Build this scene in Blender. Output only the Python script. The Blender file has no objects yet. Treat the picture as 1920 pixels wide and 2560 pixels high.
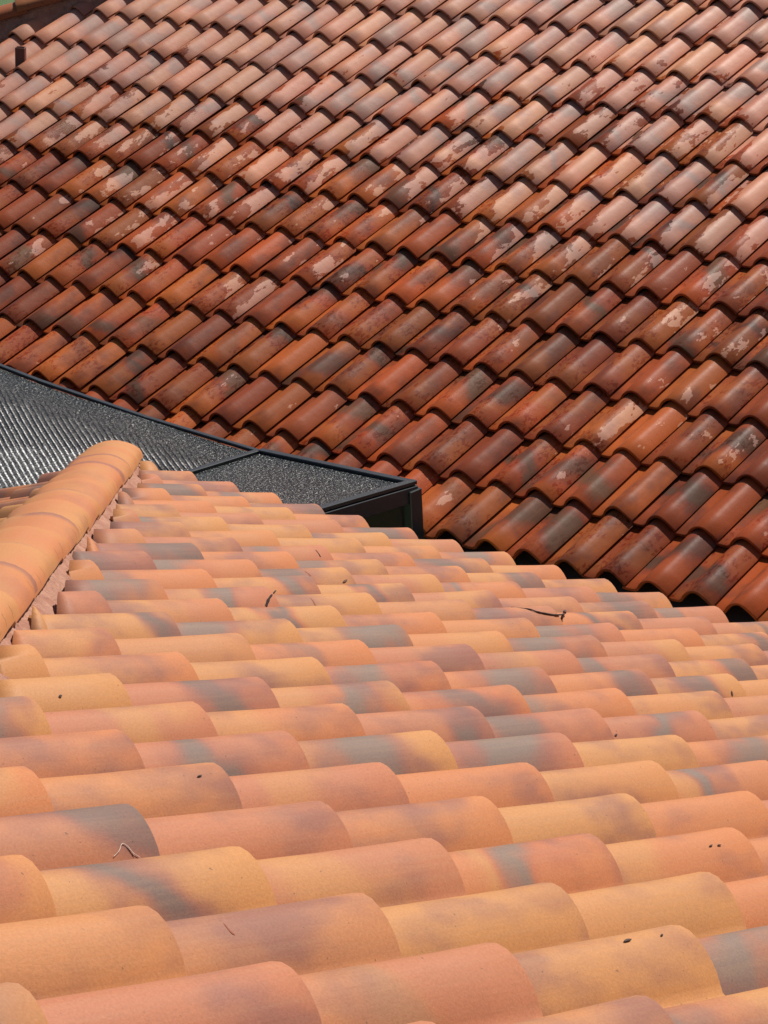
import bpy, bmesh, math, random
from mathutils import Vector, Matrix, Quaternion
random.seed(11)
S = bpy.context.scene
COL = S.collection
V = Vector

# ------------------------------------------------------------------ camera
cam_d = bpy.data.cameras.new('camera'); cam = bpy.data.objects.new('camera', cam_d); COL.objects.link(cam)
R = Matrix(((0.74368604, 0.66673648, -0.04892384), (-0.18879335, 0.27965722, 0.94135483), (0.64131751, -0.69083595, 0.33385258)))
CAM = V((7.05743796, -8.32499334, 4.06831831))
cam.matrix_world = Matrix.Translation(CAM) @ R.transposed().to_4x4()
cam_d.sensor_fit = 'HORIZONTAL'; cam_d.sensor_width = 36; cam_d.lens = 36 * 6.8505 / 1.92
cam_d.clip_start = 0.1; cam_d.clip_end = 3000
S.camera = cam

# ------------------------------------------------------------------ light
SUN = V((-0.03, 0.61, 0.79)).normalized()
w = bpy.data.worlds.new('World'); S.world = w; w.use_nodes = True
nt = w.node_tree; bg = nt.nodes['Background']
sky = nt.nodes.new('ShaderNodeTexSky'); sky.sky_type = 'NISHITA'; sky.sun_disc = False
sky.sun_elevation = math.asin(SUN.z); sky.sun_rotation = math.atan2(SUN.x, SUN.y)
sky.air_density = 1.0; sky.dust_density = 1.5; sky.altitude = 400
nt.links.new(sky.outputs[0], bg.inputs[0]); bg.inputs[1].default_value = 0.06
sd = bpy.data.lights.new('sun', 'SUN'); sd.energy = 5.0; sd.angle = math.radians(0.55); sd.color = (1.0, 0.95, 0.87)
so = bpy.data.objects.new('sun', sd); COL.objects.link(so); so.rotation_euler = SUN.to_track_quat('Z', 'Y').to_euler()
S.view_settings.view_transform = 'Standard'; S.view_settings.look = 'None'
S.view_settings.exposure = 0.24; S.view_settings.gamma = 1; S.view_settings.use_curve_mapping = False

# ------------------------------------------------------------------ node helpers
class G:
    def __init__(s, name):
        s.m = bpy.data.materials.new(name); s.m.use_nodes = True; s.t = s.m.node_tree
        s.b = s.t.nodes['Principled BSDF']
    def n(s, ty, **k):
        o = s.t.nodes.new(ty)
        for a, v in k.items(): setattr(o, a, v)
        return o
    def put(s, sock, v):
        if v is None: return
        if isinstance(v, bpy.types.NodeSocket): s.t.links.new(v, sock)
        else: sock.default_value = v
    def ma(s, op, a, b=None, c=None, clamp=False):
        o = s.n('ShaderNodeMath', operation=op, use_clamp=clamp)
        for i, v in enumerate((a, b, c)): s.put(o.inputs[i], v)
        return o.outputs[0]
    def vm(s, op, a, b=None):
        o = s.n('ShaderNodeVectorMath', operation=op); s.put(o.inputs[0], a)
        if b is not None: s.put(o.inputs[1], b)
        return o.outputs['Value'] if op == 'DOT_PRODUCT' else o.outputs[0]
    def mix(s, f, a, b, mode='MIX'):
        o = s.n('ShaderNodeMix', data_type='RGBA', blend_type=mode); o.clamp_factor = True
        s.put(o.inputs[0], f); s.put(o.inputs[6], a if not isinstance(a, tuple) else (*a, 1)[:4]); s.put(o.inputs[7], b if not isinstance(b, tuple) else (*b, 1)[:4])
        return o.outputs[2]
    def ss(s, x, lo, hi):
        o = s.n('ShaderNodeMapRange', interpolation_type='SMOOTHSTEP')
        s.put(o.inputs[0], x); s.put(o.inputs[1], lo); s.put(o.inputs[2], hi)
        return o.outputs[0]
    def noise(s, vec, scale=5., detail=2., rough=.5, dist=0., out=0):
        o = s.n('ShaderNodeTexNoise'); s.put(o.inputs['Vector'], vec); s.put(o.inputs['Scale'], scale)
        o.inputs['Detail'].default_value = detail; o.inputs['Roughness'].default_value = rough; o.inputs['Distortion'].default_value = dist
        return o.outputs[out]
    def wn(s, x):
        o = s.n('ShaderNodeTexWhiteNoise', noise_dimensions='1D'); s.put(o.inputs['W'], x); return o.outputs[0]
    def sep(s, v):
        o = s.n('ShaderNodeSeparateXYZ'); s.put(o.inputs[0], v); return o.outputs
    def comb(s, x, y, z):
        o = s.n('ShaderNodeCombineXYZ'); s.put(o.inputs[0], x); s.put(o.inputs[1], y); s.put(o.inputs[2], z); return o.outputs[0]
    def bump(s, h, dist, strength=1., nrm=None):
        o = s.n('ShaderNodeBump'); s.put(o.inputs['Height'], h); o.inputs['Distance'].default_value = dist; s.put(o.inputs['Strength'], strength)
        if nrm: s.put(o.inputs['Normal'], nrm)
        return o.outputs[0]

def simple(name, col, rough=.6, metal=0., var=.15, scale=20., bumpd=0.):
    g = G(name); tc = g.n('ShaderNodeTexCoord').outputs['Object']
    n = g.noise(tc, scale, 5, .6)
    g.put(g.b.inputs['Base Color'], g.mix(n, tuple(c * (1 - var * 2) for c in col), tuple(min(1, c * (1 + var * 2)) for c in col)))
    g.b.inputs['Roughness'].default_value = rough; g.b.inputs['Metallic'].default_value = metal
    if bumpd: g.put(g.b.inputs['Normal'], g.bump(n, bumpd))
    return g.m

ORANGE = (.465, .166, .064); OCHRE = (.465, .208, .074); PINK = (.395, .145, .078); GREY = (.150, .105, .086); PURP = (.220, .092, .074); RED = (.42, .120, .054)
TW, TL = .217, .37

def clay(name, mode, joined=False, dark=False):
    """fired clay with flash marks; the far roof also carries drying rain"""
    g = G(name)
    if joined:
        a = g.n('ShaderNodeAttribute', attribute_name='tc'); loc = a.outputs['Vector']
        b = g.n('ShaderNodeAttribute', attribute_name='rid'); rnd = b.outputs['Fac']
    else:
        loc = g.n('ShaderNodeTexCoord').outputs['Object']; rnd = g.n('ShaderNodeObjectInfo').outputs['Random']
    r = [g.wn(g.ma('ADD', g.ma('MULTIPLY', rnd, 977.13), 17.31 * k)) for k in range(12)]
    off = g.comb(g.ma('MULTIPLY', r[10], 40), g.ma('MULTIPLY', r[11], 40), g.ma('MULTIPLY', r[0], 40))
    lo = g.vm('ADD', loc, off)
    x, y, z = g.sep(loc)
    # body colour
    base = g.mix(g.ss(r[1], .25, .75), ORANGE, OCHRE)
    base = g.mix(g.ma('MULTIPLY', g.ss(r[2], .60, .80), .8), base, PINK)
    soft = g.noise(g.vm('MULTIPLY', lo, (.6, .3, .6)) if mode == 'cap' else lo, 7., 2, .5)
    wob = g.ma('MULTIPLY', g.ma('SUBTRACT', soft, .5), .30)
    slant = g.ma('MULTIPLY', g.ma('SUBTRACT', x, .13), g.ma('MULTIPLY', g.ma('SUBTRACT', r[5], .5), 2.2))
    yy = g.ma('ADD', g.ma('ADD', y, wob), slant)
    # ochre half of a tile, fading along its length
    e1 = g.ma('ADD', .05, g.ma('MULTIPLY', r[3], .3))
    och = g.ma('MULTIPLY', g.ss(g.ma('ABSOLUTE', g.ma('SUBTRACT', yy, e1)), .13, .03), g.ss(r[6], .35, .6))
    base = g.mix(g.ma('MULTIPLY', och, .85), base, OCHRE)
    # smoke flash: halo red-violet, heart grey
    c1 = g.ma('ADD', .03, g.ma('MULTIPLY', r[4], .34))
    wd = g.ma('ADD', .018, g.ma('MULTIPLY', r[7], .044))
    d = g.ma('DIVIDE', g.ma('ABSOLUTE', g.ma('SUBTRACT', yy, c1)), wd)
    pres = g.ss(r[8], .42, .56) if mode != 'cap' else g.ss(r[8], .75, .8)
    base = g.mix(g.ma('MULTIPLY', g.ma('MULTIPLY', g.ss(d, 4.0, 1.2), pres), .85), base, g.mix(r[9], RED, PURP))
    hg = g.ma('MULTIPLY', g.ss(g.ma('ADD', d, g.ma('MULTIPLY', g.ma('SUBTRACT', g.noise(lo, 16, 3), .5), .9)), 2.4, .2), pres)
    base = g.mix(g.ma('MULTIPLY', hg, .88), base, g.mix(g.ss(r[5], .3, .7), GREY, (.185, .140, .112)))
    if mode == 'cap':
        base = g.mix(g.ss(soft, .35, .65), ORANGE, OCHRE)
        base = g.mix(g.ma('MULTIPLY', g.ma('MULTIPLY', g.ss(g.ma('ADD', y, wob), .05, .005), g.ss(r[4], .6, .7)), .75), base, PURP)
        # short dark ticks along the foot of each cap
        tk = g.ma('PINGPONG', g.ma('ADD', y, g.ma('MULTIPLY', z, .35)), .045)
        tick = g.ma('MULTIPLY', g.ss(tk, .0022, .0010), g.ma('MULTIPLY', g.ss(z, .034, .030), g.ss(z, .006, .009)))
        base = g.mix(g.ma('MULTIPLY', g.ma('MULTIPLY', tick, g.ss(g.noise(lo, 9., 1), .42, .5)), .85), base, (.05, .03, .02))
    # second, fainter violet cloud anywhere on the tile
    cl = g.noise(g.vm('MULTIPLY', lo, (1, .6, 1)), 6.5, 3, .55)
    base = g.mix(g.ma('MULTIPLY', g.ss(cl, .47, .70), .72 if mode == 'far' else (.25 if mode == 'cap' else .78)), base, PURP)
    # extrusion streaks and grain
    st = g.noise(g.vm('MULTIPLY', lo, (70, 2.5, 70)), 1., 3, .6)
    fine = g.noise(lo, 260., 3, .65)
    base = g.mix(g.ma('MULTIPLY', g.ma('ABSOLUTE', g.ma('SUBTRACT', st, .5)), .7), base, (.40, .23, .13))
    base = g.mix(1., base, g.mix(fine, (.74, .72, .70), (1.20, 1.20, 1.20)), 'MULTIPLY')
    # specks of dirt
    sp = g.noise(lo, 120., 2, .5)
    base = g.mix(g.ma('MULTIPLY', g.ss(sp, .735, .76), .6), base, (.10, .06, .04))
    h = g.ma('ADD', g.ma('MULTIPLY', fine, .6), g.ma('MULTIPLY', st, .5))
    if mode == 'far':
        pos = g.n('ShaderNodeNewGeometry').outputs['Position']
        px, py, pz = g.sep(pos)
        u = g.ma('DIVIDE', py, math.cos(.35667))
        ramp = g.ma('SUBTRACT', g.ss(u, 1.0, 4.3), .5)
        big = g.noise(pos, 1.1, 2, .5)
        pat = g.noise(g.vm('MULTIPLY', lo, (1.25, .55, 1.25)), 11., 5, .62)
        flank = g.ma('SUBTRACT', g.ss(x, .085, .185), .5)
        flank = g.ma('MULTIPLY', flank, g.ma('SUBTRACT', .36, g.ma('MULTIPLY', g.ss(u, 2.4, 3.8), .30)))
        endl = g.ma('MULTIPLY', g.ss(y, .02, .07), .06)
        dv = g.ma('ADD', pat, g.ma('ADD', g.ma('MULTIPLY', ramp, .66), g.ma('ADD', flank, endl)))
        dv = g.ma('ADD', dv, g.ma('ADD', g.ma('MULTIPLY', g.ma('SUBTRACT', big, .5), .50), g.ma('MULTIPLY', g.ma('SUBTRACT', r[3], .5), .22)))
        dry = g.ss(dv, .62, .632)
        # below: damp clay drying in small flakes
        fl = g.noise(g.vm('MULTIPLY', lo, (1.2, .6, 1.2)), 60., 3, .6)
        flz = g.noise(lo, 8., 2)
        flake = g.ma('MULTIPLY', g.ss(fl, .53, .545), g.ma('MULTIPLY', g.ss(flz, .47, .55), g.ss(r[6], .35, .5)))
        base = g.mix(1., base, g.mix(r[7], (.70, .66, .70), (1.16, 1.10, 1.0)), 'MULTIPLY')
        drycol = g.mix(.25, g.mix(1., base, (1.06, .93, .90), 'MULTIPLY'), (.55, .27, .20))
        gam = g.n('ShaderNodeGamma'); g.put(gam.inputs[0], base); gam.inputs[1].default_value = 1.55
        wet = g.mix(1., gam.outputs[0], (1.12, .76, .36), 'MULTIPLY')
        damp = g.mix(.22, wet, base)
        wetc = g.mix(flake, damp, g.mix(1., wet, (.8, .68, .6), 'MULTIPLY'))
        col = g.mix(dry, wetc, drycol)
        rough = g.ma('ADD', g.ma('MULTIPLY', dry, .10), g.ma('ADD', .38, g.ma('MULTIPLY', g.noise(lo, 14., 3), .14)))
        g.put(g.b.inputs['Coat Weight'], g.ma('MULTIPLY', g.ma('SUBTRACT', 1., dry), .07))
        g.b.inputs['Coat Roughness'].default_value = .15
        g.put(g.b.inputs['Normal'], g.bump(g.ma('ADD', h, g.ma('MULTIPLY', g.noise(lo, 22., 3), 1.5)), .0012, .55))
    else:
        col = g.mix(1., base, (.60, .46, .42), 'MULTIPLY') if dark else base; rough = .62
        g.put(g.b.inputs['Normal'], g.bump(h, .0010, .6))
    if mode == 'far': g.put(g.b.inputs['Specular IOR Level'], g.ma('ADD', .11, g.ma('MULTIPLY', dry, .24)))
    else: g.b.inputs['Specular IOR Level'].default_value = .25
    g.put(g.b.inputs['Base Color'], col); g.put(g.b.inputs['Roughness'], rough)
    return g.m

M_near = clay('clay_near', 'near'); M_far = clay('clay_far', 'far')
M_near_j = clay('clay_near_joined', 'near', True); M_far_j = clay('clay_far_joined', 'far', True)
M_cap = clay('clay_cap', 'cap'); M_capdark = clay('clay_cap_dark', 'cap', dark=True)  # second is a darker copy of the cap clay, for the far hip
M_wall = simple('plaster', (.55, .47, .36), .9, scale=3, var=.06, bumpd=.002)
M_wood = simple('dark_wood', (.035, .022, .016), .7, scale=12, bumpd=.001)
M_deck = simple('roof_felt', (.05, .035, .03), .9)
M_metal = simple('black_paint', (.022, .026, .029), .38, 0., .2, 14, .0006)
M_rust = simple('oxide_paint', (.14, .045, .034), .55, 0., .2, 30)
M_concrete = simple('paving', (.22, .20, .18), .9, scale=5, bumpd=.002)

def mortar_mat():
    g = G('mortar'); tc = g.n('ShaderNodeTexCoord').outputs['Object']
    n = g.noise(tc, 14, 6, .7); m = g.noise(g.vm('MULTIPLY', tc, (1, 1, .3)), 60, 5, .7)
    c = g.mix(g.ss(n, .3, .7), (.30, .125, .08), (.42, .22, .15)); c = g.mix(g.ma('MULTIPLY', g.ss(m, .55, .7), .5), c, (.13, .07, .05))
    g.put(g.b.inputs['Base Color'], c); g.b.inputs['Roughness'].default_value = .95
    g.put(g.b.inputs['Normal'], g.bump(g.ma('ADD', n, m), .012, .8)); return g.m
M_mortar = mortar_mat()

def grass_mat():
    g = G('lawn'); tc = g.n('ShaderNodeTexCoord').outputs['Object']
    n = g.noise(tc, 1.2, 6, .65); c = g.mix(n, (.045, .095, .026), (.11, .18, .055))
    g.put(g.b.inputs['Base Color'], c); g.b.inputs['Roughness'].default_value = .9
    g.put(g.b.inputs['Normal'], g.bump(g.noise(tc, 25, 4, .7), .05)); return g.m
M_lawn = grass_mat()

def sheet_mat(name, grooves):
    g = G(name); tc = g.n('ShaderNodeTexCoord').outputs['Object']
    n1 = g.noise(tc, 70., 2, .6, .5); n2 = g.noise(tc, 7., 4, .6)
    col = g.mix(g.ss(n1, .50, .68), (.008, .010, .010), (.035, .038, .038))
    h = g.ma('MULTIPLY', n1, 1.6)
    if grooves:
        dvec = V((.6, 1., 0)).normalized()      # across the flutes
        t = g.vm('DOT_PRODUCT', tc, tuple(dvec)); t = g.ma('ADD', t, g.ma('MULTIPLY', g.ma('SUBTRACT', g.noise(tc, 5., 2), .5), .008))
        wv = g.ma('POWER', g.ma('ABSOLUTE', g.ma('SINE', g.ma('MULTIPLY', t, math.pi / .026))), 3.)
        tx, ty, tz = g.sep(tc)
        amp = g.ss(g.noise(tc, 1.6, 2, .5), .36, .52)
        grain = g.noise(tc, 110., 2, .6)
        glitter_zone = g.ma('MULTIPLY', g.ss(g.ma('ADD', ty, g.ma('MULTIPLY', g.ma('SUBTRACT', n2, .5), .5)), -.30, -.62), g.ss(g.noise(tc, 2.3, 3, .6), .34, .5))
        line = g.ma('MULTIPLY', g.ma('MULTIPLY', g.ss(wv, .55, .95), g.ss(grain, .40, .52)), glitter_zone)
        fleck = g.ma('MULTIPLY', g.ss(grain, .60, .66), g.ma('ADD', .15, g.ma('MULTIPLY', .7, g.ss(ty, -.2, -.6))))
        col = g.mix(g.ma('MULTIPLY', fleck, .85), col, (.42, .43, .42)); col = g.mix(line, col, (.90, .90, .88))  # pale streaks and thickening flecks paint the sheet's sun glitter into its colour
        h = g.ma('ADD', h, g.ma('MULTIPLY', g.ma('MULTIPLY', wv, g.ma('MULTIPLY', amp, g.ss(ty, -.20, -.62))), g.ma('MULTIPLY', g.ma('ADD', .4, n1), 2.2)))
    else:
        col = g.mix(g.ma('MULTIPLY', g.ss(g.noise(tc, 110., 2, .6), .60, .66), .3), col, (.42, .43, .42))
    g.put(g.b.inputs['Base Color'], col)
    g.put(g.b.inputs['Roughness'], g.ma('ADD', .22, g.ma('MULTIPLY', n2, .15)))
    g.b.inputs['Specular IOR Level'].default_value = .38
    nb = g.bump(h, .010 if grooves else .007, 1.)
    g.put(g.b.inputs['Normal'], nb)
    return g.m
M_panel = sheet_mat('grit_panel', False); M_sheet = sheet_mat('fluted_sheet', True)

# ------------------------------------------------------------------ object helpers
def tag(o, label=None, cat=None, group=None, kind=None):
    if label: o['label'] = label
    if cat: o['category'] = cat
    if group: o['group'] = group
    if kind: o['kind'] = kind
    return o
def empty(name, loc):
    o = bpy.data.objects.new(name, None); COL.objects.link(o); o.location = loc; o.empty_display_size = .3; return o
def mesh_obj(name, verts, faces, mat, parent=None, smooth=False, sharp=40):
    me = bpy.data.meshes.new(name); me.from_pydata([tuple(v) for v in verts], [], faces); me.update()
    me.materials.append(mat)
    if smooth:
        me.polygons.foreach_set('use_smooth', [True] * len(me.polygons)); me.set_sharp_from_angle(angle=math.radians(sharp))
    o = bpy.data.objects.new(name, me); COL.objects.link(o)
    if parent: attach(o, parent)
    return o
def world_loc(o):
    m = o.matrix_basis.copy()
    while o.parent: m = o.parent.matrix_basis @ o.matrix_parent_inverse @ m; o = o.parent
    return m.translation
def attach(o, parent):                      # parents are unrotated empties or unrotated meshes
    o.parent = parent; o.matrix_parent_inverse = Matrix.Translation(-world_loc(parent))
def box(bm, c, sx, sy, sz, M=None, bev=0.):
    r = bmesh.ops.create_cube(bm, size=1)['verts']
    bmesh.ops.scale(bm, vec=(sx, sy, sz), verts=r)
    if bev:
        es = list({e for v in r for e in v.link_edges}); q = bmesh.ops.bevel(bm, geom=es, offset=bev, segments=1, affect='EDGES'); r = list({v for f in q['faces'] for v in f.verts} | {v for v in r if v.is_valid})
    if M: bmesh.ops.transform(bm, matrix=M, verts=r)
    bmesh.ops.translate(bm, vec=c, verts=r)
def bm_obj(name, bm, mat, parent=None, smooth=False):
    me = bpy.data.meshes.new(name); bmesh.ops.recalc_face_normals(bm, faces=bm.faces); bm.to_mesh(me); bm.free(); me.materials.append(mat)
    if smooth:
        me.polygons.foreach_set('use_smooth', [True] * len(me.polygons)); me.set_sharp_from_angle(angle=math.radians(35))
    o = bpy.data.objects.new(name, me); COL.objects.link(o)
    if parent: attach(o, parent)
    return o

# ------------------------------------------------------------------ geometry of the place
P = .3566666; tp, cp, sp_ = math.tan(P), math.cos(P), math.sin(P)
WF, WN, L = .2170244, .2057069, .37
uF, nF = V((0, cp, sp_)), V((0, -sp_, cp))
uN, nN = V((0, -cp, sp_)), V((0, sp_, cp))
uX, nX = V((cp, 0, sp_)), V((-sp_, 0, cp))       # hip face of the near roof, falling towards -X
CREST = .050
ON = V((.29920519, -2.04483284, .9992737)) - nN * CREST        # near tile plane, at the eave
FOOT = -1.95; AXIS = -2.15                                      # near hip: x + y
FHIP = -9.93                                                    # far hip: x - y
def nz(y): return ON.z - (y - ON.y) * tp                         # near slope height at y
def fz(y): return y * tp

GROUND = -3.3
def slab(name, x0, x1, y0, y1, z, mat):
    o = mesh_obj(name, [(x0, y0, z), (x1, y0, z), (x1, y1, z), (x0, y1, z)], [(0, 1, 2, 3)], mat); tag(o, kind='structure'); return o
lawn = slab('lawn', -400, 400, -400, 400, GROUND, M_lawn)
pav = slab('paved_path', -12, 12, -2.4, .45, GROUND + .004, M_concrete)

# ------------------------------------------------------------------ tile mesh
def profile(sc):
    """(x, z) of the upper face across a tile: pan, fillet, barrel"""
    pts = []
    cx, hw, h = .139, .078, .060
    rr = (hw * hw + h * h) / (2 * h); zc = CREST - rr
    pan = -.0175
    pts += [(-.014, pan + .001), (-.004, pan), (.012, pan - .001), (.030, pan - .001), (.046, pan + .0005)]
    # fillet into barrel
    for a in (66, 56, 45, 34, 22, 11, 0, -11, -22, -34, -45, -56, -66, -73):
        t = math.radians(a); s_ = math.sin(t) * rr / hw; zcir = zc + math.cos(t) * rr
        bl = .22 if a > 0 else .45
        zbell = CREST - h + h * (1 + math.cos(math.pi * max(-1, min(1, s_)))) / 2
        pts.append((cx - math.sin(t) * rr, zcir * (1 - bl) + zbell * bl))
    pts.insert(5, (.058, pan + .006))
    pts[-1] = (TW - .0005, pts[-1][1])
    return [(px * sc, pz) for px, pz in pts]
def tile_geom(W, seed, th=.0115, length=.425):
    rnd = random.Random(seed); sc = W / TW; pr = profile(sc); n = len(pr)
    ys = [0., .0035, .10, .22, .33, length]
    ph = [rnd.uniform(0, 6.28) for _ in range(4)]
    vs, fs = [], []
    # normals of the profile
    nr = []
    for i in range(n):
        a = pr[max(i - 1, 0)]; b = pr[min(i + 1, n - 1)]; t = V((b[0] - a[0], b[1] - a[1])).normalized(); nr.append(V((-t.y, t.x)))
    for j, y in enumerate(ys):
        for i, (x, z) in enumerate(pr):
            wob = .0008 * math.sin(y * 14 + ph[0]) + .0007 * math.sin(x * 40 + ph[1])
            d = -.0022 if j == 0 else 0.
            k = 1 - .03 * y / length if i > 6 else 1
            vs.append((x + nr[i].x * d + .0012 * math.sin(y * 9 + ph[2]), y + (.0012 * math.sin(x * 35 + ph[3]) if j < 2 else 0), z * k + nr[i].y * d + wob))
    m = len(ys) * n
    for j, y in enumerate((ys[0], ys[-1])):
        for i, (x, z) in enumerate(pr):
            vs.append((x - nr[i].x * th, y, z - nr[i].y * th))
    for j in range(len(ys) - 1):
        for i in range(n - 1):
            a = j * n + i; fs.append((a, a + 1, a + n + 1, a + n))
    for i in range(n - 1):
        fs.append((m + i, m + n + i, m + n + i + 1, m + i + 1))          # underside
        fs.append((m + i, m + i + 1, i + 1, i))                            # nose
        e = (len(ys) - 1) * n; fs.append((e + i, e + i + 1, m + n + i + 1, m + n + i))
    for s0, flip in ((0, 0), (n - 1, 1)):
        top = [j * n + s0 for j in range(len(ys))]; q = (m + n + s0, m + s0)
        f = tuple(top) + q; fs.append(f if not flip else tuple(reversed(f)))
    return vs, fs
GEO = {('F', k): tile_geom(WF, k) for k in range(4)}; GEO.update({('N', k): tile_geom(WN, 10 + k) for k in range(4)})
MESH = {}
def tile_mesh(key, mat):
    if key not in MESH:
        vs, fs = GEO[key]; me = bpy.data.meshes.new('roof_tile'); me.from_pydata(vs, [], fs); me.materials.append(mat)
        me.polygons.foreach_set('use_smooth', [True] * len(fs)); me.set_sharp_from_angle(angle=math.radians(42)); MESH[key] = me
    return MESH[key]
TILT = .061
def frame(o, e, u, n, jit, rnd):
    uu = (u - n * TILT).normalized(); nn = e.cross(uu).normalized()
    a = rnd.gauss(0, .0045) * jit; b = rnd.gauss(0, .004) * jit; c = rnd.gauss(0, .006) * jit
    M = Matrix((e, uu, nn)).transposed().to_4x4()
    M = M @ Matrix.Rotation(a, 4, 'Z') @ Matrix.Rotation(b, 4, 'X') @ Matrix.Rotation(c, 4, 'Y')
    off = e * rnd.gauss(0, .0015) * jit + u * rnd.gauss(0, .0028) * jit + n * abs(rnd.gauss(0, .0012)) * jit
    M.translation = o + off; return M
def project(p):
    c = R @ (p - CAM); return (960 + 6850.5 * c.x / -c.z, 1280 - 6850.5 * c.y / -c.z, -c.z)

def cut_mesh(me, Mw, pco, pno):
    """unique copy of a tile mesh, sawn by a world plane (keeps the side away from pno)"""
    bm = bmesh.new(); bm.from_mesh(me); inv = Mw.inverted()
    co = inv @ pco; no = (inv.to_3x3() @ pno).normalized()
    r = bmesh.ops.bisect_plane(bm, geom=bm.verts[:] + bm.edges[:] + bm.faces[:], plane_co=co, plane_no=no, clear_outer=True)
    es = [g for g in r['geom_cut'] if isinstance(g, bmesh.types.BMEdge)]
    try: bmesh.ops.holes_fill(bm, edges=es, sides=0)
    except Exception: pass
    nf = len(bm.faces)
    m2 = me.copy(); bm.to_mesh(m2); bm.free(); return m2, nf

def lay(key, mat, matj, parent, spots, limit):
    """spots: list of (matrix, cutplane or None). The largest in the picture become single tiles."""
    def size(M):
        p = M.translation + M.to_3x3() @ V((.13, .18, .03)); q = project(p)
        vis = -330 < q[0] < 2250 and -250 < q[1] < 2810 and q[2] > .3
        return (1 if vis else 0) * 1000 / max(q[2], .3)
    spots = sorted(spots, key=lambda s: -size(s[0]))
    rest = []
    for n, (M, cut) in enumerate(spots):
        me = tile_mesh((key, n * 7 % 4), mat); nf = 1
        if cut: me, nf = cut_mesh(me, M, *cut)
        if nf == 0: continue
        if n < limit and size(M) > 0:
            o = bpy.data.objects.new('roof_tile', me); COL.objects.link(o); o.matrix_world = M
            o.parent = parent; o.matrix_parent_inverse = Matrix.Translation(-world_loc(parent))
        else: rest.append((me, M))
    if rest:
        vs, fs, tc, rid = [], [], [], []
        rr = random.Random(3)
        for me, M in rest:
            b = len(vs); q = rr.random()
            for v in me.vertices: vs.append(M @ v.co); tc.extend(v.co); rid.append(q)
            fs += [tuple(b + i for i in p.vertices) for p in me.polygons]
        o = mesh_obj('roof_tile_field', vs, fs, matj, parent, True, 42)
        a = o.data.attributes.new('tc', 'FLOAT_VECTOR', 'POINT'); a.data.foreach_set('vector', tc)
        a = o.data.attributes.new('rid', 'FLOAT', 'POINT'); a.data.foreach_set('value', rid)
        o['kind'] = 'stuff'

# ------------------------------------------------------------------ near house
house = empty('tiled_house', (4, -6, GROUND))
tag(house, 'nearer house with sunlit dry orange barrel tile roof and mortared hip', 'house')
ridge_y = -11.5
def deck(parent, pts, th=.04, mat=M_deck, name='roof_deck'):
    vs = [V(p) for p in pts] + [V(p) - V((0, 0, th)) for p in pts]; n = len(pts)
    fs = [tuple(range(n)), tuple(reversed(range(n, 2 * n)))] + [(i, (i + 1) % n + 0, (i + 1) % n + n, i + n)[::-1] for i in range(n)]
    return mesh_obj(name, vs, fs, mat, parent)
dz = -.055
ey = ON.y - .03                                            # deck eave line
hx = lambda y: AXIS - y                                     # hip x at y
deckN = deck(house, [(hx(ey), ey, nz(ey) + dz), (10.5, ey, nz(ey) + dz), (10.5, ridge_y, nz(ridge_y) + dz), (hx(ridge_y), ridge_y, nz(ridge_y) + dz)][::-1])
deckX = deck(house, [(hx(ey), ey, nz(ey) + dz), (hx(ridge_y), ridge_y, nz(ridge_y) + dz), (hx(ey), ridge_y * 1.9, nz(ey) + dz)][::-1])
bm = bmesh.new()
wz = ON.z - .16
box(bm, V((5.4, ey - 5.3, (wz + GROUND) / 2)), 9.9, 9.6, wz - GROUND)
wallN = bm_obj('wall', bm, M_wall, house)
bm = bmesh.new(); box(bm, V((5.1, ey - .05, ON.z - .16)), 10.8, .03, .15); box(bm, V((hx(ey) + .05, ey - 5.5, ON.z - .16)), .03, 10.8, .15)
bm_obj('fascia', bm, M_wood, house)

spots = []; rnd = random.Random(5)
pcoN = V((FOOT - .015, 0, 0)); pnoN = V((-1, -1, 0)).normalized()
for k in range(-4, 47):
    for j in range(0, 24):
        c = ON + V((k * WN, 0, 0)) + uN * (j * L)            # crest foot of nose
        o = c + V((.141 * WN / TW, 0, 0))
        far_end = c + uN * .425
        if c.x + c.y < FOOT - .1 and far_end.x + far_end.y < FOOT - .1 and c.x + .1 + far_end.y < FOOT: continue
        if o.x > 10.4 or c.y < ridge_y: continue
        q = project(c + uN * .18)
        M = frame(o, V((-1, 0, 0)), uN, nN, 1., rnd)
        lo = min(v.x + v.y for v in (c - V((.12, 0, 0)), far_end - V((.12, 0, 0))))
        cut = None
        if lo < FOOT + .03:
            jit = rnd.uniform(-.03, .02); cut = (pcoN + V((jit, 0, 0)), pnoN)
        if project(c)[2] < .8 : continue
        spots.append((M, cut))
lay('N', M_near, M_near_j, deckN, spots, 272)

# tiles of the hip face turned away from the camera
spotsX = []
XE = hx(ON.y) - .02
for k in range(0, 24):
    for j in range(0, 8):
        c = V((XE, ON.y - k * WN - .10, ON.z)) + uX * (j * L)
        o = c + V((0, .141 * WN / TW, 0)); fe = c + uX * .425
        lim = AXIS - .19
        if max(c.x + c.y, 0) > 0 or c.x + c.y > lim: continue
        M = frame(o, V((0, -1, 0)), uX, nX, 1., rnd)
        spotsX.append((M, (V((lim + .02, 0, 0)), V((1, 1, 0)).normalized())))
lay('N', M_near, M_near_j, deckX, spotsX, 28)

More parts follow.
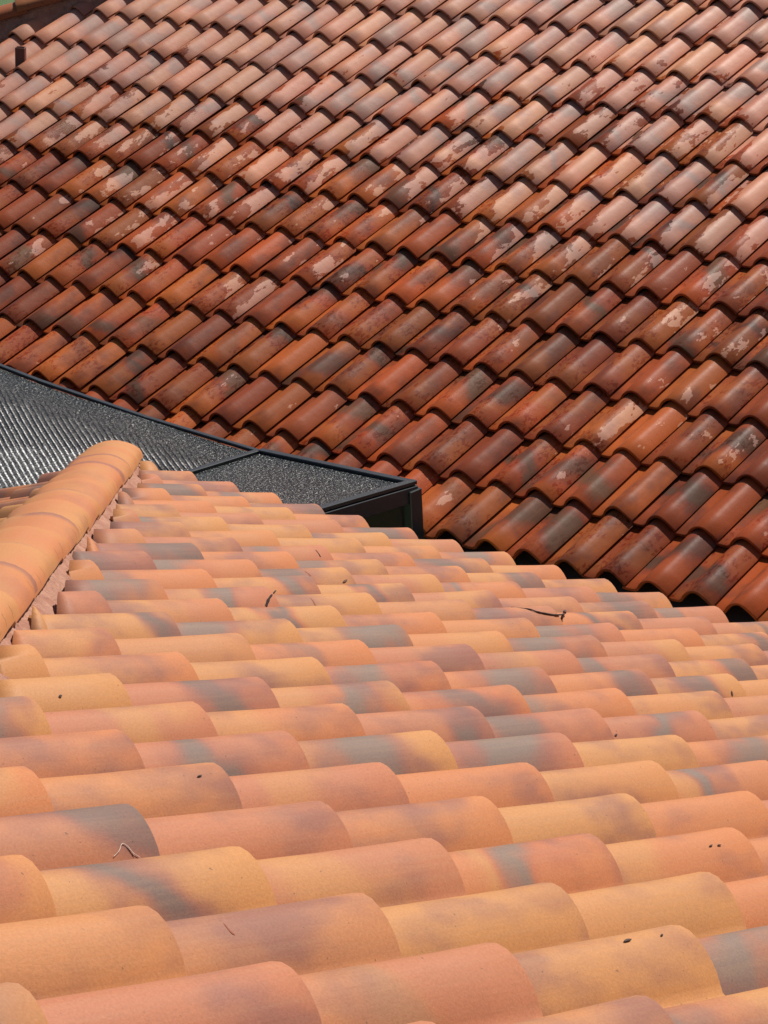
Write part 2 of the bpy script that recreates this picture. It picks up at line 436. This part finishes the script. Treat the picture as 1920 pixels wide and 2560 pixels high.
# hip caps: half-round tapered tiles, each upper one riding on the one below
def cap_geom(seed, hw=.112, rise=.068, ln=.47, th=.012, n=14):
    rr = random.Random(seed); vs, fs = [], []; ys = [0, .005, .07, .16, .25, .36, ln]
    for y in ys:
        t = 1 - .10 * y / ln; d = .002 if y == 0 else 0
        for i in range(n + 1):
            a = math.pi * i / n; x = -math.cos(a); z = math.sin(a) ** .9
            vs.append((x * (hw * t - d) + .0015 * math.sin(y * 11 + seed), y + .003 * math.sin(3 * a + seed) * (y < .01), z * (rise * t - d) + .0012 * math.sin(y * 17 + seed) + .0012 * math.sin(a * 5 + seed)))
    m = len(vs)
    for y in (0, ln):
        t = 1 - .10 * y / ln
        for i in range(n + 1):
            a = math.pi * i / n; vs.append((-math.cos(a) * (hw * t - th), y, math.sin(a) ** .9 * (rise * t - th)))
    w1 = n + 1
    for j in range(len(ys) - 1):
        for i in range(n): a = j * w1 + i; fs.append((a, a + w1, a + w1 + 1, a + 1)[::-1])
    for i in range(n):
        fs.append((m + i, m + w1 + i, m + w1 + i + 1, m + i + 1)); fs.append((m + i, m + i + 1, i + 1, i))
        e = (len(ys) - 1) * w1; fs.append((e + i, e + i + 1, m + w1 + i + 1, m + w1 + i))
    for s0 in (0, n): fs.append(tuple(j * w1 + s0 for j in range(len(ys))) + (m + w1 + s0, m + s0))
    return vs, fs
CAPM = []
for s_ in range(3):
    vs, fs = cap_geom(s_); me = bpy.data.meshes.new('hip_tile'); me.from_pydata(vs, [], fs); me.materials.append(M_cap)
    me.polygons.foreach_set('use_smooth', [True] * len(fs)); me.set_sharp_from_angle(angle=math.radians(42))
    bm = bmesh.new(); bm.from_mesh(me); bmesh.ops.recalc_face_normals(bm, faces=bm.faces); bm.to_mesh(me); bm.free(); CAPM.append(me)
def caps(parent, start, d, count, step, lift, name='hip_tile', mat=None, sz=1.):
    ms = CAPM
    if mat:
        ms = [m.copy() for m in CAPM]
        for m in ms: m.materials[0] = mat
    d = d.normalized(); e = d.cross(V((0, 0, 1))).normalized(); n0 = e.cross(d).normalized()
    for i in range(count):
        dd = (d - n0 * .045).normalized(); nn = e.cross(dd)
        M = Matrix((e, dd, nn)).transposed().to_4x4() @ Matrix.Rotation(rnd.gauss(0, .008), 4, 'Z') @ Matrix.Rotation(rnd.gauss(0, .012), 4, 'Y')
        M.translation = start + d * step * i + n0 * lift + n0 * rnd.uniform(0, .002)
        o = bpy.data.objects.new(name, ms[i % 3]); COL.objects.link(o); o.matrix_world = M @ Matrix.Diagonal((sz, 1, sz, 1))
        o.parent = parent; o.matrix_parent_inverse = Matrix.Translation(-world_loc(parent))
y0 = ON.y + .02
hipdir = V((1, -1, tp))
caps(house, V((AXIS - y0, y0, nz(y0))), hipdir, 21, .405, .022)

# mortar bedding both sides of the hip
def mortar(parent, A, d, across, down, ln, seed, z0=.045, z1=-.02, wide=.165, nm='mortar_bed'):
    rr = random.Random(seed); vs, fs = [], []; n = int(ln / .02); m = 7
    for i in range(n + 1):
        s = i * ln / n
        k = .5 + .5 * math.sin(s * 2 * math.pi / .291 + 1) ; wv = wide * (1 + .1 * k) + rr.gauss(0, .004)
        for j in range(m):
            t = j / (m - 1); p = A + d * s + across * (.075 + (wv - .075) * t)
            z = z0 + (z1 - z0) * (t ** 1.15) + down * 0
            p = p + V((0, 0, z)) + V((rr.gauss(0, .0025), rr.gauss(0, .0025), rr.gauss(0, .004)))
            vs.append(p)
    for i in range(n):
        for j in range(m - 1): a = i * m + j; fs.append((a, a + m, a + m + 1, a + 1))
    return mesh_obj(nm, vs, fs, M_mortar, parent, True, 80)
dh = hipdir.normalized()
A0 = V((AXIS - y0, y0, nz(y0)))
# across vectors lie in the slopes
acN = (V((1, 1, 0)).normalized()); acN = V((acN.x, acN.y, -acN.y * tp)).normalized()
acX = (V((-1, -1, 0)).normalized()); acX = V((acX.x, acX.y, acX.x * tp)).normalized()
mortar(house, A0, dh, acN, 0, 8.6, 1); mortar(house, A0, dh, acX, 0, 8.6, 2)

# ------------------------------------------------------------------ far house
fhouse = empty('tiled_house', (-3, 6, GROUND))
tag(fhouse, 'farther house with rain-wet dark orange barrel tile roof drying towards its top', 'house')
RT = 8.2
deckF = deck(fhouse, [(FHIP - .12, -.0, fz(0) + dz), (7, 0, dz), (7, RT, fz(RT) + dz), (FHIP - .12 + RT, RT, fz(RT) + dz)])
deck(fhouse, [(FHIP - .12, 0, dz), (FHIP - .12 + RT, RT, fz(RT) + dz), (FHIP - .12, 2 * RT, dz)])
bm = bmesh.new(); box(bm, V((-1.2, .5 + 7.6, (GROUND - .2) / 2)), 16.2, 15.2, -.2 - GROUND)
bm_obj('wall', bm, M_wall, fhouse)
bm = bmesh.new(); box(bm, V((-1.5, .05, -.13)), 16.8, .03, .15)
bm_obj('fascia', bm, M_wood, fhouse)
bm = bmesh.new(); box(bm, V((-1.5, .28, -.20)), 16.8, .42, .012)
bm_obj('soffit', bm, M_wood, fhouse)
spots = []
pnoF = V((-1, 1, 0)).normalized()
for i in range(-46, 22):
    for j in range(0, 22):
        c = V((i * WF, 0, 0)) + uF * (j * L); o = c - V((WF, 0, 0)); fe = c + uF * .425
        if c.x - fe.y < FHIP + .0 and c.x - c.y < FHIP: continue
        M = frame(o, V((1, 0, 0)), uF, nF, 1.15, rnd)
        cut = None
        if o.x - fe.y < FHIP: cut = (V((FHIP - .03, 0, 0)), pnoF)
        spots.append((M, cut))
lay('F', M_far, M_far_j, deckF, spots, 298)
caps(fhouse, V((FHIP - .13, 0, 0)) , V((1, 1, tp)), 23, .405, .075, mat=M_capdark, sz=1.1)
dfh = V((1, 1, tp)).normalized(); acF = V((1, -1, 0)).normalized(); acF = V((acF.x, acF.y, acF.y * tp)).normalized()
mortar(fhouse, V((FHIP - .13, 0, 0)), dfh, acF, 0, 8., 3, .10, -.03, .15)
mortar(fhouse, V((FHIP - .14, 0, 0)), dfh, V((-acF.x, -acF.y, -abs(acF.z))).normalized(), 0, 8., 4, .10, -.03, .15)
# metal vent stub near the far hip
bm = bmesh.new()
box(bm, V((0, 0, -.012)), .062, .050, .125, bev=.004)
r = [f for f in bm.faces if f.normal.z > .9 and f.calc_area() > .001]
bmesh.ops.inset_region(bm, faces=r, thickness=.005); 
for f in r: bmesh.ops.translate(bm, vec=(0, 0, -.03), verts=f.verts)
vent = bm_obj('vent_stub', bm, M_rust)
vent.matrix_world = Matrix.Translation(V((-6.20, 2.83, 1.14))) @ Matrix.Rotation(math.radians(35), 4, 'Z') @ Matrix.Rotation(.08, 4, 'Y')
attach(vent, fhouse)

# ------------------------------------------------------------------ dark canopy over the gap between the houses
can = empty('canopy', (-1.3, -1, GROUND))
tag(can, 'black metal framed canopy with gritty dark panel and fluted sheet between the two roofs', 'canopy')
xa, xb, ya, yb = -.425, -1.34, -.10, -1.9
zA, zB = .246, .222
sl = .085                                                  # rise per metre towards -Y
def cz(x, y):
    t = (x - xa) / (xb - xa)
    base = zA + (zB - zA) * min(t, 1)
    if t > 1: s = xb - x; base = zB + .028 * s + .021 * s * s
    k = sl if t < 1 else sl * .6
    return base + k * (ya - y)
def rail(name, p, q, wd, ht, mat=M_metal, dzz=0., parent=can):
    p, q = V(p), V(q); d = (q - p); l = d.length; d.normalize(); s = d.cross(V((0, 0, 1)))
    s = s.normalized() if s.length > .01 else V((1, 0, 0)); u = s.cross(d)
    bm = bmesh.new(); box(bm, V((0, 0, 0)), wd, l, ht, bev=.003); o = bm_obj(name, bm, mat, None)
    M = Matrix((s, d, u)).transposed().to_4x4(); M.translation = (p + q) / 2 + V((0, 0, dzz)); o.matrix_world = M
    o.parent = parent; o.matrix_parent_inverse = Matrix.Translation(-world_loc(parent)); return o
# flat panel
vs = [(xa, ya, cz(xa, ya)), (xb, ya, cz(xb, ya)), (xb, yb, cz(xb, yb)), (xa, yb, cz(xa, yb))]
vs = [V(v) for v in vs]; vs += [v - V((0, 0, .012)) for v in vs]
pan = mesh_obj('panel', vs, [(0, 1, 2, 3), (7, 6, 5, 4), (0, 4, 5, 1), (1, 5, 6, 2), (2, 6, 7, 3), (3, 7, 4, 0)], M_panel, can)
# fluted sheet, slightly dished
vs, fs = [], []; nx, ny = 40, 16; x_end = -7.2
for i in range(nx + 1):
    for j in range(ny + 1):
        x = xb - .02 + (x_end - xb) * i / nx; y = ya + (yb - ya) * j / ny
        vs.append((x, y, cz(x, y) + .004 * math.sin(x * 5 + y * 3)))
n0 = len(vs); vs += [(a, b, c - .012) for a, b, c in vs]
for i in range(nx):
    for j in range(ny):
        a = i * (ny + 1) + j; fs.append((a, a + 1, a + ny + 2, a + ny + 1)[::-1][::-1]); fs.append((n0 + a, n0 + a + ny + 1, n0 + a + ny + 2, n0 + a + 1))
for i in range(nx):
    a = i * (ny + 1); fs.append((a, a + ny + 1, n0 + a + ny + 1, n0 + a))
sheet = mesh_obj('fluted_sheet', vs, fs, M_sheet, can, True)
# trims
rail('edge_trim', (xa + .004, ya + .02, cz(xa, ya) + .004), (xb, ya + .02, cz(xb, ya) + .004), .036, .022)
rail('edge_trim', (xa, ya + .038, cz(xa, ya) + .006), (xa, yb, cz(xa, yb) + .006), .034, .020)
rail('edge_trim', (xb, ya, cz(xb, ya) + .008), (xb, yb, cz(xb, yb) + .008), .030, .016)
for i in range(8):
    x0 = xb - i * .74; x1 = xb - (i + 1) * .74
    rail('edge_trim', (x0, ya + .02, cz(x0, ya) + .000), (x1, ya + .02, cz(x1, ya) + .000), .026, .016)
# beams and posts
rail('beam', (xa + .002, ya + .036, cz(xa, ya) - .045), (xa + .002, yb, cz(xa, yb) - .045), .036, .074)
rail('beam', (xa - .02, ya + .01, cz(xa, ya) - .05), (xb, ya + .01, cz(xb, ya) - .05), .036, .074)
bm = bmesh.new(); box(bm, V(((xa + x_end) / 2 - .01, ya - .03, -.14)), abs(x_end - xa) - .02, .012, .64); bm_obj('shade_board', bm, M_wood, can)  # dark board added to make the shaded opening under the canopy black
for px_ in (xa + .0, xb):
    bm = bmesh.new(); h = cz(px_, ya) - .02 - GROUND; box(bm, V((px_ + .0, ya + .012, GROUND + h / 2)), .062, .075, h, bev=.003); bm_obj('post', bm, M_metal, can)

# ------------------------------------------------------------------ small things lying on the near roof, cracks and marks in it
M_twig = simple('dry_twig', (.045, .022, .015), .8, scale=60)
M_leaf = simple('dry_leaf', (.10, .035, .018), .75, scale=40)
M_crack = simple('crack_dark', (.02, .008, .006), .95)
M_chip = simple('fresh_break', (.26, .075, .035), .9, scale=60)
M_web = simple('pale_thread', (.62, .50, .42), .7)
def tube(name, pts, w0, w1, mat, nrm=(.5, .25, .83), lift=.001, flat=1., parent=None, sides=6):
    nrm = V(nrm).normalized(); pts = [V(p) + nrm * lift for p in pts]; q = []
    for i in range(len(pts) - 1):                              # Catmull-Rom refinement
        a, b, c, d = pts[max(i - 1, 0)], pts[i], pts[i + 1], pts[min(i + 2, len(pts) - 1)]
        for k in range(4):
            t = k / 4; q.append(.5 * ((2 * b) + (c - a) * t + (2 * a - 5 * b + 4 * c - d) * t * t + (3 * b - a - 3 * c + d) * t ** 3))
    q.append(pts[-1]); vs, fs = [], []; n = len(q)
    for i, p in enumerate(q):
        t = (q[min(i + 1, n - 1)] - q[max(i - 1, 0)]).normalized(); s_ = t.cross(nrm).normalized(); u = s_.cross(t)
        w_ = (w0 + (w1 - w0) * i / (n - 1)) * (.8 + .4 * random.random())
        for k in range(sides):
            a = 2 * math.pi * k / sides; vs.append(p + s_ * math.cos(a) * w_ + u * math.sin(a) * w_ * flat)
    for i in range(n - 1):
        for k in range(sides): a = i * sides + k; b = i * sides + (k + 1) % sides; fs.append((a, b, b + sides, a + sides))
    fs.append(tuple(range(sides))[::-1]); fs.append(tuple((n - 1) * sides + k for k in range(sides)))
    return mesh_obj(name, vs, fs, mat, parent, True, 70)
tw = tube('twig', [(2.765, -3.235, 1.4300), (2.776, -3.215, 1.4235), (2.7898, -3.1913, 1.4160), (2.8004, -3.1749, 1.4063), (2.8060, -3.1539, 1.3962), (2.8118, -3.1232, 1.3829), (2.8140, -3.0992, 1.3750), (2.804, -3.070, 1.3640), (2.7871, -3.0440, 1.3540)], .0012, .0030, M_twig, lift=.0022)
tag(tw, 'thin dark curved twig lying across the near roof tiles right of centre', 'twig')
tube('side_shoot', [(2.795, -3.058, 1.3590), (2.7986, -3.0706, 1.3530), (2.8089, -3.0771, 1.3470)], .0020, .0010, M_twig, lift=.0022, parent=tw)
tube('bud', [(2.7871, -3.0440, 1.3540), (2.7845, -3.0400, 1.3560), (2.782, -3.034, 1.3560)], .0055, .0025, M_leaf, lift=.005, parent=tw)
def leaf(loc, nrm, ln, wd, ang, label, mat=M_leaf):
    ln *= .8; wd *= .5; nrm = V(nrm).normalized(); t = nrm.cross(V((1, 0, 0))).normalized(); t = Quaternion(nrm, ang) @ t; s_ = nrm.cross(t)
    prof = [(0, .08), (.2, .8), (.5, 1), (.8, .6), (1, .05)]; vs, fs = [], []
    for sgn in (1, -1):
        for y, w_ in prof:
            c = .05 * ln * math.sin(y * 3.1)
            for x in (-1, 0, 1): vs.append(V(loc) + t * (y - .5) * ln + s_ * x * w_ * wd / 2 + nrm * (.0012 + sgn * .0006 + c + .06 * wd * abs(x)))
    for b, fl in ((0, 0), (15, 1)):
        for i in range(4):
            for x in range(2):
                a = b + i * 3 + x; f = (a, a + 1, a + 4, a + 3); fs.append(f if not fl else f[::-1])
    for i in range(4): fs.append((i * 3, i * 3 + 3, 18 + i * 3, 15 + i * 3)); fs.append((i * 3 + 2, 17 + i * 3, 20 + i * 3, i * 3 + 5))
    o = mesh_obj('leaf_scrap', vs, fs, mat, None, True, 60); tag(o, label, 'leaf', 'dark leaf scraps on the near roof')
leaf((2.4089, -3.4822, 1.5047), (.67, .2, .71), .030, .010, .3, 'dark ragged leaf scrap at a tile nose left of centre, below the black box corner')
leaf((3.6500, -3.4996, 1.5026), (.76, .18, .62), .018, .010, 1.2, 'small brown leaf scrap near the right edge of the nearer roof, upper part')
leaf((5.2495, -5.9855, 2.4590), (.17, .29, .94), .024, .0075, .1, 'black leaf sliver on the crest of an ochre tile at bottom right, larger of two', M_twig)
leaf((5.2516, -5.9192, 2.4384), (.17, .28, .94), .009, .005, .2, 'tiny dark crumb right of the black sliver at bottom right', M_twig)
leaf((4.8586, -5.2692, 2.1820), (.59, .24, .77), .013, .004, .1, 'dark dash on an ochre tile at the right, left one of a close pair', M_twig)
leaf((4.8597, -5.2490, 2.1749), (.59, .24, .77), .012, .004, -.1, 'dark dash on an ochre tile at the right, right one of a close pair', M_twig)
leaf((4.4450, -5.9235, 2.4332), (.58, .23, .78), .013, .004, .1, 'short dark needle on a tile crest in the lower left of the nearer roof', M_twig)
leaf((4.0496, -4.4553, 1.8533), (.68, .21, .70), .014, .006, .2, 'dark crumb in the valley between tiles right of centre', M_twig)
leaf((3.8449, -5.6656, 2.3135), (.67, .20, .71), .010, .008, .2, 'round dark speck on a tile at the left edge of the nearer roof', M_twig)
NRM = (.62, .22, .75)
tube('crack', [(2.788, -4.112, 1.7650), (2.8009, -4.1338, 1.7673), (2.8125, -4.1564, 1.7682), (2.8215, -4.1740, 1.7649), (2.8300, -4.1886, 1.7596)], .0012, .0042, M_crack, NRM, .0006, .35, deckN)
tube('crack', [(2.3741, -3.5934, 1.5602), (2.3826, -3.5921, 1.5561), (2.3915, -3.59, 1.5496)], .0014, .0030, M_chip, NRM, .0003, .3, deckN)
tube('crack', [(2.7895, -3.9999, 1.7093), (2.7991, -4.0008, 1.7046), (2.8096, -4.0056, 1.6984)], .0014, .0026, M_chip, NRM, .0003, .3, deckN)
tube('crack', [(1.9754, -3.1421, 1.3954), (1.9845, -3.1424, 1.3890), (1.9959, -3.1453, 1.3803)], .0014, .0028, M_crack, NRM, .0003, .3, deckN)
tube('scratch', [(5.0392, -6.4566, 2.6233), (5.0490, -6.4577, 2.6209), (5.0590, -6.4598, 2.6170), (5.0636, -6.4573, 2.6129)], .0006, .0016, M_chip, (.4, .26, .88), .0002, .25, deckN)
wb = tube('pale_thread', [(4.6868, -6.3019, 2.5333), (4.6834, -6.2896, 2.5351), (4.6776, -6.2784, 2.5389), (4.6807, -6.2722, 2.5334), (4.6853, -6.2703, 2.5267), (4.6882, -6.2695, 2.5216)], .0004, .0006, M_web, (.8, .16, .56), .0012, 1., None, 5)
tag(wb, 'pale crinkled thread stuck on the grey part of a tile at lower left', 'thread')
tube('strand', [(4.6787, -6.2741, 2.5364), (4.6847, -6.2710, 2.5279), (4.6901, -6.2615, 2.5161)], .0003, .0005, M_web, (.8, .16, .56), .0012, 1., wb, 5)
tube('crack', [(-6.1511, 2.9197, 1.1283), (-6.1262, 2.9299, 1.1186), (-6.1101, 2.9585, 1.1126), (-6.1018, 2.9880, 1.1135)], .0035, .0020, M_crack, (.6, -.2, .75), .001, .4, deckF)
